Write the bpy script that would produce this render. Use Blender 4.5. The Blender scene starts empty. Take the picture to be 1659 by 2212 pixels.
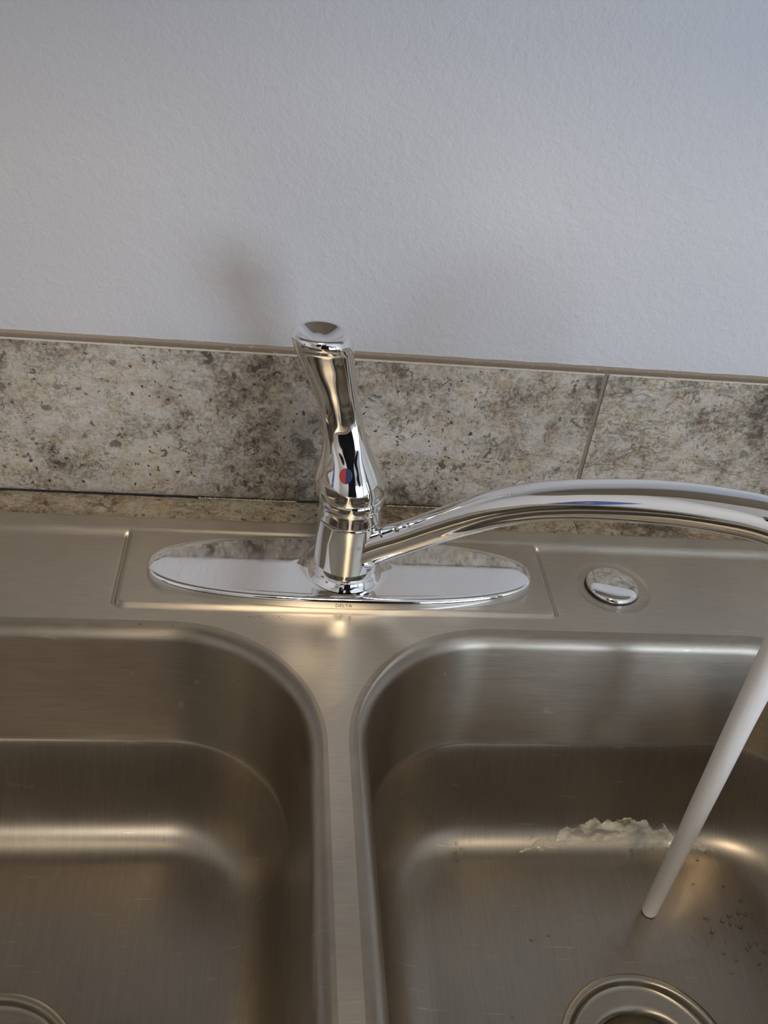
import bpy, bmesh, math, random
from mathutils import Vector, Matrix, noise
R = math.radians
scene = bpy.context.scene
COL = scene.collection
MM = 0.001

# ------------------------------------------------------------------ camera
def camera():
    f, yaw, pitch, roll = 2025.08, 0.154975836, 0.620745328, -0.131553977
    C = Vector((-51.1364, -474.479, 403.338)) * MM
    cy, sy, cp, sp, cr, sr = math.cos(yaw), math.sin(yaw), math.cos(pitch), math.sin(pitch), math.cos(roll), math.sin(roll)
    fw = Vector((sy*cp, cy*cp, -sp)); r = Vector((cy, -sy, 0)); d = fw.cross(r)
    r2 = cr*r + sr*d; d2 = -sr*r + cr*d
    M = Matrix((( r2.x, -d2.x, -fw.x, C.x), (r2.y, -d2.y, -fw.y, C.y), (r2.z, -d2.z, -fw.z, C.z), (0, 0, 0, 1)))
    cam = bpy.data.cameras.new('camera'); o = bpy.data.objects.new('camera', cam); COL.objects.link(o)
    cam.sensor_fit = 'HORIZONTAL'; cam.sensor_width = 36; cam.lens = 36*f/1659
    cam.clip_start = 0.01; o.matrix_world = M
    scene.camera = o
    cam.dof.use_dof = False
camera()

# ------------------------------------------------------------------ world, lights, exposure
w = bpy.data.worlds.new('world'); scene.world = w; w.use_nodes = True
w.node_tree.nodes['Background'].inputs[0].default_value = (0.62, 0.68, 0.8, 1)
w.node_tree.nodes['Background'].inputs[1].default_value = 0.6
scene.view_settings.view_transform = 'Standard'; scene.view_settings.look = 'None'
scene.view_settings.exposure = 0.24; scene.view_settings.gamma = 1.0
scene.view_settings.use_curve_mapping = False

def area(name, loc, aim, sx, sy, power, col, shape='RECTANGLE'):
    l = bpy.data.lights.new(name, 'AREA'); l.shape = shape; l.size = sx; l.size_y = sy
    l.energy = power; l.color = col
    o = bpy.data.objects.new(name, l); COL.objects.link(o); o.location = loc
    o.rotation_euler = (Vector(aim) - Vector(loc)).to_track_quat('-Z', 'Y').to_euler()
    return o
area('window_daylight', (1.675, -3.24, 0.1), (1.2, 0, 0.1), 1.42, 1.36, 57, (0.70, 0.83, 1.0))
area('ceiling_lamp_light', (0.04, -1.05, 1.49), (0.05, -0.1, 0), 0.34, 0.34, 8.5, (1.0, 0.80, 0.56), 'DISK')
area('room_lamp_light', (-0.16, -2.85, 1.49), (-0.1, -1.2, 0), 0.5, 0.5, 20, (1.0, 0.90, 0.80), 'DISK')

# ------------------------------------------------------------------ node helpers
def mat(name):
    m = bpy.data.materials.new(name); m.use_nodes = True
    nt = m.node_tree; b = nt.nodes['Principled BSDF']
    return m, nt, b
def N(nt, t, **kw):
    n = nt.nodes.new(t)
    for k, v in kw.items():
        if k.startswith('i_'):
            key = k[2:]
            key = int(key) if key.isdigit() else key
            n.inputs[key].default_value = v
        else: setattr(n, k, v)
    return n
def L(nt, a, b): nt.links.new(a, b)
def coords(nt, scale=(1, 1, 1), rot=(0, 0, 0), loc=(0, 0, 0)):
    tc = N(nt, 'ShaderNodeTexCoord'); mp = N(nt, 'ShaderNodeMapping')
    mp.inputs['Scale'].default_value = scale; mp.inputs['Rotation'].default_value = rot; mp.inputs['Location'].default_value = loc
    L(nt, tc.outputs['Object'], mp.inputs['Vector']); return mp.outputs[0]
def noi(nt, vec, scale, detail=4, rough=.55, dist=0):
    n = N(nt, 'ShaderNodeTexNoise'); n.inputs['Scale'].default_value = scale; n.inputs['Detail'].default_value = detail
    n.inputs['Roughness'].default_value = rough; n.inputs['Distortion'].default_value = dist
    L(nt, vec, n.inputs['Vector']); return n.outputs['Fac']
def ramp(nt, fac, stops, interp='LINEAR'):
    r = N(nt, 'ShaderNodeValToRGB'); r.color_ramp.interpolation = interp
    el = r.color_ramp.elements
    while len(el) > 1: el.remove(el[0])
    el[0].position = stops[0][0]; el[0].color = (*stops[0][1], 1) if not isinstance(stops[0][1], float) else (stops[0][1],)*3+(1,)
    for p, c in stops[1:]:
        e = el.new(p); e.color = (*c, 1) if not isinstance(c, float) else (c, c, c, 1)
    L(nt, fac, r.inputs[0]); return r.outputs['Color']
def mix(nt, fac, a, b, mode='MIX'):
    m = N(nt, 'ShaderNodeMix', data_type='RGBA', blend_type=mode)
    for sock, v in ((m.inputs[0], fac), (m.inputs[6], a), (m.inputs[7], b)):
        if hasattr(v, 'is_linked') or hasattr(v, 'links'): L(nt, v, sock)
        elif isinstance(v, (int, float)): sock.default_value = v
        else: sock.default_value = (*v, 1)
    return m.outputs[2]
def math_(nt, op, a, b=0.0, c=None):
    m = N(nt, 'ShaderNodeMath', operation=op)
    for i, v in enumerate((a, b) if c is None else (a, b, c)):
        if hasattr(v, 'links'): L(nt, v, m.inputs[i])
        else: m.inputs[i].default_value = v
    return m.outputs[0]
def bump(nt, h, dist, strength=1.0, normal=None):
    b = N(nt, 'ShaderNodeBump'); b.inputs['Distance'].default_value = dist; b.inputs['Strength'].default_value = strength
    L(nt, h, b.inputs['Height'])
    if normal is not None: L(nt, normal, b.inputs['Normal'])
    return b.outputs[0]

# ------------------------------------------------------------------ materials
def m_chrome():
    m, nt, b = mat('chrome')
    b.inputs['Metallic'].default_value = 1; b.inputs['Base Color'].default_value = (.88, .88, .88, 1)
    v = coords(nt)
    L(nt, ramp(nt, noi(nt, v, 60, 4), [(.45, .025), (.75, .07)]), b.inputs['Roughness'])
    return m
def m_chrome_plate():
    m, nt, b = mat('chrome_plate')
    b.inputs['Metallic'].default_value = 1; b.inputs['Base Color'].default_value = (.92, .92, .92, 1)
    L(nt, ramp(nt, noi(nt, coords(nt, (1, 3, 1), (0, 0, .5)), 45, 6, .7), [(.45, .03), (.72, .10)]), b.inputs['Roughness'])
    L(nt, bump(nt, noi(nt, coords(nt), 14, 1), .0006, .1), b.inputs['Normal'])
    return m
ANI = .85
def steel(name, basin=False, col=(.60, .555, .50), rough=.34):
    m, nt, b = mat(name)
    b.inputs['Metallic'].default_value = 1
    v0 = coords(nt)
    blot = noi(nt, v0, 18, 6, .65)
    fine = noi(nt, v0, 160, 5, .7)
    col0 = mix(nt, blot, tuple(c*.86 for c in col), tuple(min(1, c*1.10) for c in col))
    grainA = noi(nt, coords(nt, (45, 900, 45) if not basin else (45, 45, 950)), 1, 4, .7)
    if basin:
        grainF = noi(nt, coords(nt, (950, 40, 40)), 1, 4, .7)
        sep = N(nt, 'ShaderNodeSeparateXYZ'); L(nt, v0, sep.inputs[0])
        mr = N(nt, 'ShaderNodeMapRange'); L(nt, sep.outputs[2], mr.inputs[0])
        mr.inputs[1].default_value = -.089; mr.inputs[2].default_value = -.093
        mr.inputs[3].default_value = 0; mr.inputs[4].default_value = 1
        fm = mr.outputs[0]
        g = mix(nt, fm, grainA, grainF)
    else:
        g = grainA
    col1 = mix(nt, .22, col0, g, 'OVERLAY')
    # fine scratches
    sc = noi(nt, coords(nt, (35, 520, 60), (0, 0, .75)), 1, 2, .5)
    scm = ramp(nt, sc, [(.70, 0.0), (.74, 1.0)])
    col2 = mix(nt, math_(nt, 'MULTIPLY', scm, .22), col1, (.9, .86, .8))
    L(nt, col2, b.inputs['Base Color'])
    rg = math_(nt, 'ADD', math_(nt, 'MULTIPLY', blot, .10), math_(nt, 'MULTIPLY', g, .10))
    L(nt, math_(nt, 'ADD', rg, rough-.10), b.inputs['Roughness'])
    hsum = math_(nt, 'ADD', math_(nt, 'MULTIPLY', g, 1.0), math_(nt, 'MULTIPLY', fine, .25))
    L(nt, bump(nt, hsum, .00006, .55), b.inputs['Normal'])
    b.inputs['Anisotropic'].default_value = ANI
    if basin: L(nt, math_(nt, 'SUBTRACT', ANI, math_(nt, 'MULTIPLY', fm, .50)), b.inputs['Anisotropic'])
    tg = N(nt, 'ShaderNodeCombineXYZ'); tg.inputs[1].default_value = .3 if basin else 1; tg.inputs[2].default_value = 1 if basin else 0
    if basin:
        tg2 = N(nt, 'ShaderNodeCombineXYZ'); tg2.inputs[0].default_value = 1
        mt = mix(nt, fm, tg.outputs[0], tg2.outputs[0]); L(nt, mt, b.inputs['Tangent'])
    else: L(nt, tg.outputs[0], b.inputs['Tangent'])
    return m
def m_wall(name='wall_paint', col=(.545, .545, .575)):
    m, nt, b = mat(name)
    v = coords(nt)
    a = noi(nt, v, 190, 4, .6, .3); c = noi(nt, v, 420, 3, .6); big = noi(nt, v, 5, 2)
    # rare paint nibs
    vo = N(nt, 'ShaderNodeTexVoronoi'); vo.inputs['Scale'].default_value = 38; L(nt, v, vo.inputs['Vector'])
    nib = ramp(nt, vo.outputs['Distance'], [(.035, 1.0), (.075, 0.0)])
    sel = ramp(nt, vo.outputs['Color'], [(.80, 0.0), (.84, 1.0)])
    nib = math_(nt, 'MULTIPLY', nib, sel)
    h = math_(nt, 'ADD', math_(nt, 'MULTIPLY', a, 1.0), math_(nt, 'MULTIPLY', c, .35))
    h = math_(nt, 'ADD', h, math_(nt, 'MULTIPLY', nib, .9))
    L(nt, bump(nt, h, .0013, .65), b.inputs['Normal'])
    col0 = mix(nt, big, tuple(x*.97 for x in col), tuple(x*1.03 for x in col))
    # few brown/grey specks
    v2 = N(nt, 'ShaderNodeTexVoronoi'); v2.inputs['Scale'].default_value = 24; L(nt, coords(nt, loc=(.37, .1, .9)), v2.inputs['Vector'])
    sp = math_(nt, 'MULTIPLY', ramp(nt, v2.outputs['Distance'], [(.022, 1.0), (.05, 0.0)]), ramp(nt, v2.outputs['Color'], [(.82, 0.0), (.86, 1.0)]))
    L(nt, mix(nt, math_(nt, 'MULTIPLY', sp, .55), col0, (.22, .19, .15)), b.inputs['Base Color'])
    b.inputs['Roughness'].default_value = .48; b.inputs['Specular IOR Level'].default_value = .35
    return m
def m_stone(name, light, mid, dark, seed, warm=1.0, pits=1.0, veins=.5):
    m, nt, b = mat(name)
    v = coords(nt, (1, 1, 1), (0, 0, 0), (seed, seed*.7, seed*1.3))
    warp = N(nt, 'ShaderNodeVectorMath', operation='ADD')
    nz = N(nt, 'ShaderNodeTexNoise'); nz.inputs['Scale'].default_value = 70; nz.inputs['Detail'].default_value = 6; L(nt, v, nz.inputs['Vector'])
    sc = N(nt, 'ShaderNodeVectorMath', operation='SCALE'); sc.inputs['Scale'].default_value = .010; L(nt, nz.outputs['Color'], sc.inputs[0])
    L(nt, v, warp.inputs[0]); L(nt, sc.outputs[0], warp.inputs[1]); wv = warp.outputs[0]
    # slow drift between beige and brown, broken up by finer crusts
    big = noi(nt, wv, 12, 10, .72)
    base = ramp(nt, big, [(.37, dark), (.445, mid), (.51, light), (.60, tuple(min(1, c*1.20) for c in light))])
    crust = noi(nt, wv, 62, 9, .78)
    base = mix(nt, .75, base, ramp(nt, crust, [(.37, (.13, .125, .12)), (.455, (.36, .355, .35)), (.50, (.52, .515, .51)), (.57, (.70, .69, .68))]), 'OVERLAY')
    grain = noi(nt, v, 330, 6, .75)
    base = mix(nt, .60, base, ramp(nt, grain, [(.38, .10), (.48, .44), (.58, .78)]), 'OVERLAY')
    isl = ramp(nt, noi(nt, wv, 30, 9, .74), [(.375, 1.0), (.392, 0.0)])
    base = mix(nt, math_(nt, 'MULTIPLY', isl, .60), base, tuple(c*.55 for c in dark))
    pale = ramp(nt, noi(nt, coords(nt, loc=(seed*3, 0, seed)), 40, 9, .76), [(.56, 0.0), (.585, 1.0)])
    base = mix(nt, math_(nt, 'MULTIPLY', pale, .42), base, tuple(min(1, c*1.25) for c in light))
    # pits gathered in patches
    area_ = ramp(nt, noi(nt, v, 15, 3), [(.45, 0.0), (.55, 1.0)])
    pit = math_(nt, 'MULTIPLY', ramp(nt, noi(nt, wv, 230, 3, .6), [(.335, 1.0), (.36, 0.0)]), math_(nt, 'ADD', math_(nt, 'MULTIPLY', area_, .85), .3))
    pn2 = ramp(nt, noi(nt, wv, 95, 4, .62), [(.34, 1.0), (.358, 0.0)])
    pit = math_(nt, 'MAXIMUM', pit, math_(nt, 'MULTIPLY', pn2, .85))
    base = mix(nt, math_(nt, 'MULTIPLY', pit, .80*pits), base, (.07, .055, .042))
    # thin ragged diagonal veins
    vv = noi(nt, coords(nt, (.7, 1, 2.4), (0, .75, 0), (seed*2, 0, seed)), 13, 9, .62)
    rid = math_(nt, 'ABSOLUTE', math_(nt, 'SUBTRACT', vv, .5))
    vein = ramp(nt, rid, [(.0, 1.0), (.004, .6), (.010, 0.0)])
    base = mix(nt, math_(nt, 'MULTIPLY', vein, veins*.45), base, tuple(c*.5 for c in mid))
    hs = N(nt, 'ShaderNodeHueSaturation'); hs.inputs['Saturation'].default_value = .78; L(nt, base, hs.inputs['Color'])
    L(nt, hs.outputs['Color'], b.inputs['Base Color'])
    h = math_(nt, 'SUBTRACT', math_(nt, 'MULTIPLY', crust, 1.3), math_(nt, 'MULTIPLY', pit, .45))
    h = math_(nt, 'SUBTRACT', h, math_(nt, 'MULTIPLY', isl, .22))
    h = math_(nt, 'SUBTRACT', h, math_(nt, 'MULTIPLY', vein, .18*veins))
    h = math_(nt, 'ADD', h, math_(nt, 'MULTIPLY', pale, .22))
    h = math_(nt, 'ADD', h, math_(nt, 'MULTIPLY', grain, .18))
    L(nt, bump(nt, h, .0042, 1.0), b.inputs['Normal'])
    b.inputs['Roughness'].default_value = .50; b.inputs['Specular IOR Level'].default_value = .4
    return m
def m_flat(name, col, rough=.6, metallic=0, bumpd=0, bscale=300, var=.12, emit=0):
    m, nt, b = mat(name)
    v = coords(nt); n = noi(nt, v, bscale, 4, .6)
    L(nt, mix(nt, n, tuple(c*(1-var) for c in col), tuple(min(1, c*(1+var)) for c in col)), b.inputs['Base Color'])
    b.inputs['Roughness'].default_value = rough; b.inputs['Metallic'].default_value = metallic
    if bumpd: L(nt, bump(nt, n, bumpd, .8), b.inputs['Normal'])
    if emit:
        b.inputs['Emission Color'].default_value = (*col, 1); b.inputs['Emission Strength'].default_value = emit
    return m
def m_grout(name, col):
    m, nt, b = mat(name)
    v = coords(nt); n = noi(nt, v, 500, 4, .7); n2 = noi(nt, v, 120, 5, .7)
    c = mix(nt, n, tuple(x*.85 for x in col), tuple(x*1.12 for x in col))
    wht = ramp(nt, n2, [(.62, 0.0), (.68, 1.0)])
    L(nt, mix(nt, math_(nt, 'MULTIPLY', wht, .45), c, (.60, .58, .55)), b.inputs['Base Color'])
    b.inputs['Roughness'].default_value = .85
    L(nt, bump(nt, n, .0008, .8), b.inputs['Normal'])
    return m
def m_water(name, ior=1.7, bscale=240, bd=.002):
    m = bpy.data.materials.new(name); m.use_nodes = True; nt = m.node_tree; nt.nodes.clear()
    out = N(nt, 'ShaderNodeOutputMaterial'); mx = N(nt, 'ShaderNodeMixShader'); tr = N(nt, 'ShaderNodeBsdfTransparent')
    gl = N(nt, 'ShaderNodeBsdfGlossy'); gl.inputs['Roughness'].default_value = .06; gl.inputs['Color'].default_value = (1, 1, 1, 1)
    tr.inputs[0].default_value = (.96, .955, .94, 1)
    fr = N(nt, 'ShaderNodeFresnel'); fr.inputs['IOR'].default_value = ior
    nn = bump(nt, noi(nt, coords(nt), bscale, 3, .5, .5), bd, 1.0)
    L(nt, nn, gl.inputs['Normal']); L(nt, nn, fr.inputs['Normal'])
    L(nt, fr.outputs[0], mx.inputs[0]); L(nt, tr.outputs[0], mx.inputs[1]); L(nt, gl.outputs[0], mx.inputs[2]); L(nt, mx.outputs[0], out.inputs[0])
    return m
def m_froth_glints():
    m, nt, b = mat('froth_with_lamp_glints')
    n = noi(nt, coords(nt, (.5, 1, 1)), 150, 3, .5)
    b.inputs['Base Color'].default_value = (.97, .92, .78, 1)  # cream colour carries the warm lamp's reflection as well as froth
    b.inputs['Roughness'].default_value = .16; b.inputs['IOR'].default_value = 1.45
    L(nt, ramp(nt, n, [(.38, .05), (.47, .45), (.60, .85)]), b.inputs['Alpha'])
    L(nt, bump(nt, n, .0015, .9), b.inputs['Normal'])
    return m
def m_stream():
    m, nt, b = mat('aerated_water')
    n = noi(nt, coords(nt, (1, 1, .06)), 900, 3, .5)
    L(nt, mix(nt, n, (.90, .86, .83), (.97, .93, .90)), b.inputs['Base Color'])
    b.inputs['Roughness'].default_value = .38; b.inputs['Transmission Weight'].default_value = .05
    b.inputs['IOR'].default_value = 1.33; b.inputs['Specular IOR Level'].default_value = .25
    b.inputs['Subsurface Weight'].default_value = .2; b.inputs['Subsurface Radius'].default_value = (.006, .006, .006)
    L(nt, bump(nt, n, .0005, .3), b.inputs['Normal'])
    return m
CHROME = m_chrome(); PLATE = m_chrome_plate()
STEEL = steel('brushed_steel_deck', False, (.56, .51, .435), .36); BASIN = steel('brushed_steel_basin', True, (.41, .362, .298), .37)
DRAINM = steel('worn_steel_drain', False, (.44, .40, .33), .30)
WALL = m_wall()
STONE_A = m_stone('tile_beige_pitted', (.74, .65, .535), (.53, .45, .355), (.25, .20, .15), 3.1, 1, 1.0, .4)
STONE_B = m_stone('tile_grey_beige', (.73, .64, .52), (.57, .49, .39), (.35, .295, .23), 11.7, 1, .55, 1.0)
STONE_C = m_stone('tile_counter_ochre', (.70, .58, .39), (.50, .395, .25), (.24, .18, .115), 7.3, 1, .8, .8)
GROUT = m_grout('grout', (.235, .195, .15)); CAULK = m_grout('caulk', (.36, .31, .25))
WATER = m_froth_glints(); DROP = m_water('water_drop', 1.6, 20, .0001); STREAM = m_stream()
RED = m_flat('red_enamel', (.42, .045, .04), .3, var=.05); BLUE = m_flat('blue_enamel', (.02, .035, .11), .3, var=.05)
DARK = m_flat('dark_rubber', (.015, .013, .012), .6); DIRT = m_flat('dirt', (.06, .045, .035), .9)
ETCH = m_flat('etched_lettering', (.34, .29, .24), .5, metallic=.6)
WHITEP = m_flat('white_paint', (.72, .71, .69), .6, var=.03); CEIL = m_flat('ceiling_paint', (.78, .77, .74), .8, var=.03)
WOOD = m_flat('cabinet_wood', (.20, .115, .06), .45, var=.3, bscale=30); FLOORM = m_flat('floor_vinyl', (.28, .24, .20), .5, var=.2, bscale=12)
WOODT = m_flat('wall_cabinet_wood', (.44, .37, .28), .5, var=.2, bscale=25)
PANELBLUE = m_flat('blue_panel_paint', (.02, .06, .30), .5, var=.05)

# ------------------------------------------------------------------ mesh helpers
def mesh(name, verts, faces, m, parent=None, smooth=True, scale=MM):
    me = bpy.data.meshes.new(name); me.from_pydata([tuple(c*scale for c in v) for v in verts], [], faces); me.update()
    if smooth:
        for p in me.polygons: p.use_smooth = True
    if m: me.materials.append(m)
    o = bpy.data.objects.new(name, me); COL.objects.link(o)
    if parent: o.parent = parent
    return o
def bmo(name, bm, m, parent=None, smooth=True, scale=MM):
    if scale != 1: bmesh.ops.scale(bm, vec=(scale,)*3, verts=bm.verts)
    bmesh.ops.recalc_face_normals(bm, faces=bm.faces)
    me = bpy.data.meshes.new(name); bm.to_mesh(me); bm.free()
    if smooth:
        for p in me.polygons: p.use_smooth = True
    if m: me.materials.append(m)
    o = bpy.data.objects.new(name, me); COL.objects.link(o)
    if parent: o.parent = parent
    return o
def empty(name, loc=(0, 0, 0)):
    o = bpy.data.objects.new(name, None); COL.objects.link(o); o.location = loc; o.empty_display_size = .02; return o
def tag(o, label=None, cat=None, group=None, kind=None):
    if label: o['label'] = label
    if cat: o['category'] = cat
    if group: o['group'] = group
    if kind: o['kind'] = kind
    return o
def loft(rings, closed=True, cap0=False, cap1=False):
    """rings: list of equal-length point lists -> verts, faces"""
    V = [p for r in rings for p in r]; n = len(rings[0]); F = []
    for i in range(len(rings)-1):
        for j in range(n if closed else n-1):
            k = (j+1) % n
            F.append((i*n+j, i*n+k, (i+1)*n+k, (i+1)*n+j))
    if cap0: F.append(tuple(range(n-1, -1, -1)))
    if cap1: F.append(tuple((len(rings)-1)*n+j for j in range(n)))
    return V, F
def lathe(name, prof, m, parent=None, n=96, cx=0, cy=0, cap0=False, cap1=False):
    rings = [[(cx+r*math.cos(2*math.pi*k/n), cy+r*math.sin(2*math.pi*k/n), z) for k in range(n)] for r, z in prof]
    V, F = loft(rings, True, cap0, cap1); return mesh(name, V, F, m, parent)
def box(bm, x0, x1, y0, y1, z0, z1, bev=0, seg=2):
    g = bmesh.ops.create_cube(bm, size=1)
    for v in g['verts']:
        v.co = ((x0+x1)/2+v.co.x*(x1-x0), (y0+y1)/2+v.co.y*(y1-y0), (z0+z1)/2+v.co.z*(z1-z0))
    if bev:
        es = list({e for v in g['verts'] for e in v.link_edges})
        bmesh.ops.bevel(bm, geom=es, offset=bev, segments=seg, profile=.5, affect='EDGES')
def boxo(name, x0, x1, y0, y1, z0, z1, m, parent=None, bev=0, smooth=False):
    bm = bmesh.new(); box(bm, x0, x1, y0, y1, z0, z1, bev); return bmo(name, bm, m, parent, smooth)
def sstep(a, b, x):
    t = max(0, min(1, (x-a)/(b-a))); return t*t*(3-2*t)

# ------------------------------------------------------------------ room shell (mm)
FLOOR_Z = -920; CEIL_Z = 1530; YW = 102; XL = -1500; XR = 2600; YF = -3300
def shell():
    o = boxo('wall_back', XL, XR, YW, YW+100, FLOOR_Z, CEIL_Z, WALL); tag(o, kind='structure')
    for nm, a, m in (('wall_left', (XL-100, XL, YF, YW, FLOOR_Z, CEIL_Z), WHITEP), ('wall_right', (XR, XR+100, YF, YW, FLOOR_Z, CEIL_Z), WHITEP),
                  ('floor', (XL, XR, YF, YW, FLOOR_Z-100, FLOOR_Z), FLOORM), ('ceiling', (XL, XR, YF, YW, CEIL_Z, CEIL_Z+100), CEIL)):
        tag(boxo(nm, *a, m), kind='structure')
    # front wall with the window opening
    wx0, wx1, wz0, wz1 = 945, 2405, -600, 800
    bm = bmesh.new()
    box(bm, XL, wx0, YF-100, YF, FLOOR_Z, CEIL_Z); box(bm, wx1, XR, YF-100, YF, FLOOR_Z, CEIL_Z)
    box(bm, wx0, wx1, YF-100, YF, FLOOR_Z, wz0); box(bm, wx0, wx1, YF-100, YF, wz1, CEIL_Z)
    tag(bmo('wall_front', bm, WHITEP, smooth=False), kind='structure')
    wn = empty('window_1', (1.675, -3.3, .1)); tag(wn, kind='structure')
    bm = bmesh.new(); x0, x1, z0, z1 = -730, 730, -700, 700
    for a in ((x0, x1, z0, z0+40), (x0, x1, z1-40, z1), (x0, x0+40, z0, z1), (x1-40, x1, z0, z1)):
        box(bm, a[0], a[1], -70, 25, a[2], a[3])
    bmo('window_frame', bm, WHITEP, wn, False)
    boxo('window_mullion', -12, 12, -50, -10, -660, 660, WHITEP, wn)
    gm, nt, b = mat('window_glass'); b.inputs['Transmission Weight'].default_value = 1; b.inputs['Roughness'].default_value = 0
    b.inputs['IOR'].default_value = 1.45; L(nt, mix(nt, noi(nt, coords(nt), 2), (.97, .98, 1), (1, 1, 1)), b.inputs['Base Color'])
    boxo('pane', -690, -12, -35, -30, -660, 660, gm, wn); boxo('pane', 12, 690, -35, -30, -660, 660, gm, wn)
    # added blue panel, invented for the blue stripe mirrored in the chrome
    d = boxo('added_blue_panel', XL+1, XL+40, -1250, -1000, FLOOR_Z, 330, PANELBLUE, bev=4); tag(d, kind='structure')
    lathe_m = lathe('panel_knob', [(0, 0), (26, 4), (30, 22), (22, 40), (12, 46), (11, 70)], CHROME, d, 32)
    lathe_m.rotation_euler = (0, R(-90), 0); lathe_m.location = (XL*MM+.11, -1.05, .05)
shell()

# ------------------------------------------------------------------ tiles, grout, caulk
def stone_tile(name, parent, x0, x1, a0, a1, depth, plane, m, seed, nx=90, na=24):
    """slab with gently ragged rim. plane 'wall': a = z, face y=depth0 ; plane 'flat': a = y, face z."""
    rnd = random.Random(seed)
    V = []; F = []
    def put(x, a, d): return (x, d, a) if plane == 'wall' else (x, a, d)
    front, back = depth
    s = 1 if front > back else -1
    for i in range(nx+1):
        for j in range(na+1):
            u = i/nx; t = j/na
            x = x0+(x1-x0)*u; a = a0+(a1-a0)*t
            e = min(x-x0, x1-x, a-a0, a1-a)
            rag = noise.noise(Vector((x*.35+seed*9, a*.35, seed)))*.55+noise.noise(Vector((x*1.1+seed, a*1.1, 4)))*.3
            if i == 0: x += abs(rag)*.8
            if i == nx: x -= abs(rag)*.8
            if j == 0: a += abs(rag)*.8
            if j == na: a -= abs(rag)*.8
            d = front - s*(0.7*(1-sstep(0, 1.3, e)))
            d += s*.22*noise.noise(Vector((x*.05+seed, a*.05, 2)))
            V.append(put(x, a, d))
    for i in range(nx):
        for j in range(na):
            k = i*(na+1)+j; F.append((k, k+na+1, k+na+2, k+1))
    nf = len(V)
    border = [i*(na+1) for i in range(nx+1)] + [nx*(na+1)+j for j in range(1, na+1)] + [i*(na+1)+na for i in range(nx-1, -1, -1)] + [j for j in range(na-1, 0, -1)]
    for k in border:
        v = V[k]; V.append((v[0], back, v[2]) if plane == 'wall' else (v[0], v[1], back))
    for q in range(len(border)):
        q2 = (q+1) % len(border)
        F.append((border[q], border[q2], nf+q2, nf+q))
    o = mesh(name, V, F, m, parent)
    o.data.set_sharp_from_angle(angle=R(50))
    bm = bmesh.new(); bm.from_mesh(o.data); bmesh.ops.recalc_face_normals(bm, faces=bm.faces); bm.to_mesh(o.data); bm.free()
    return o
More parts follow.
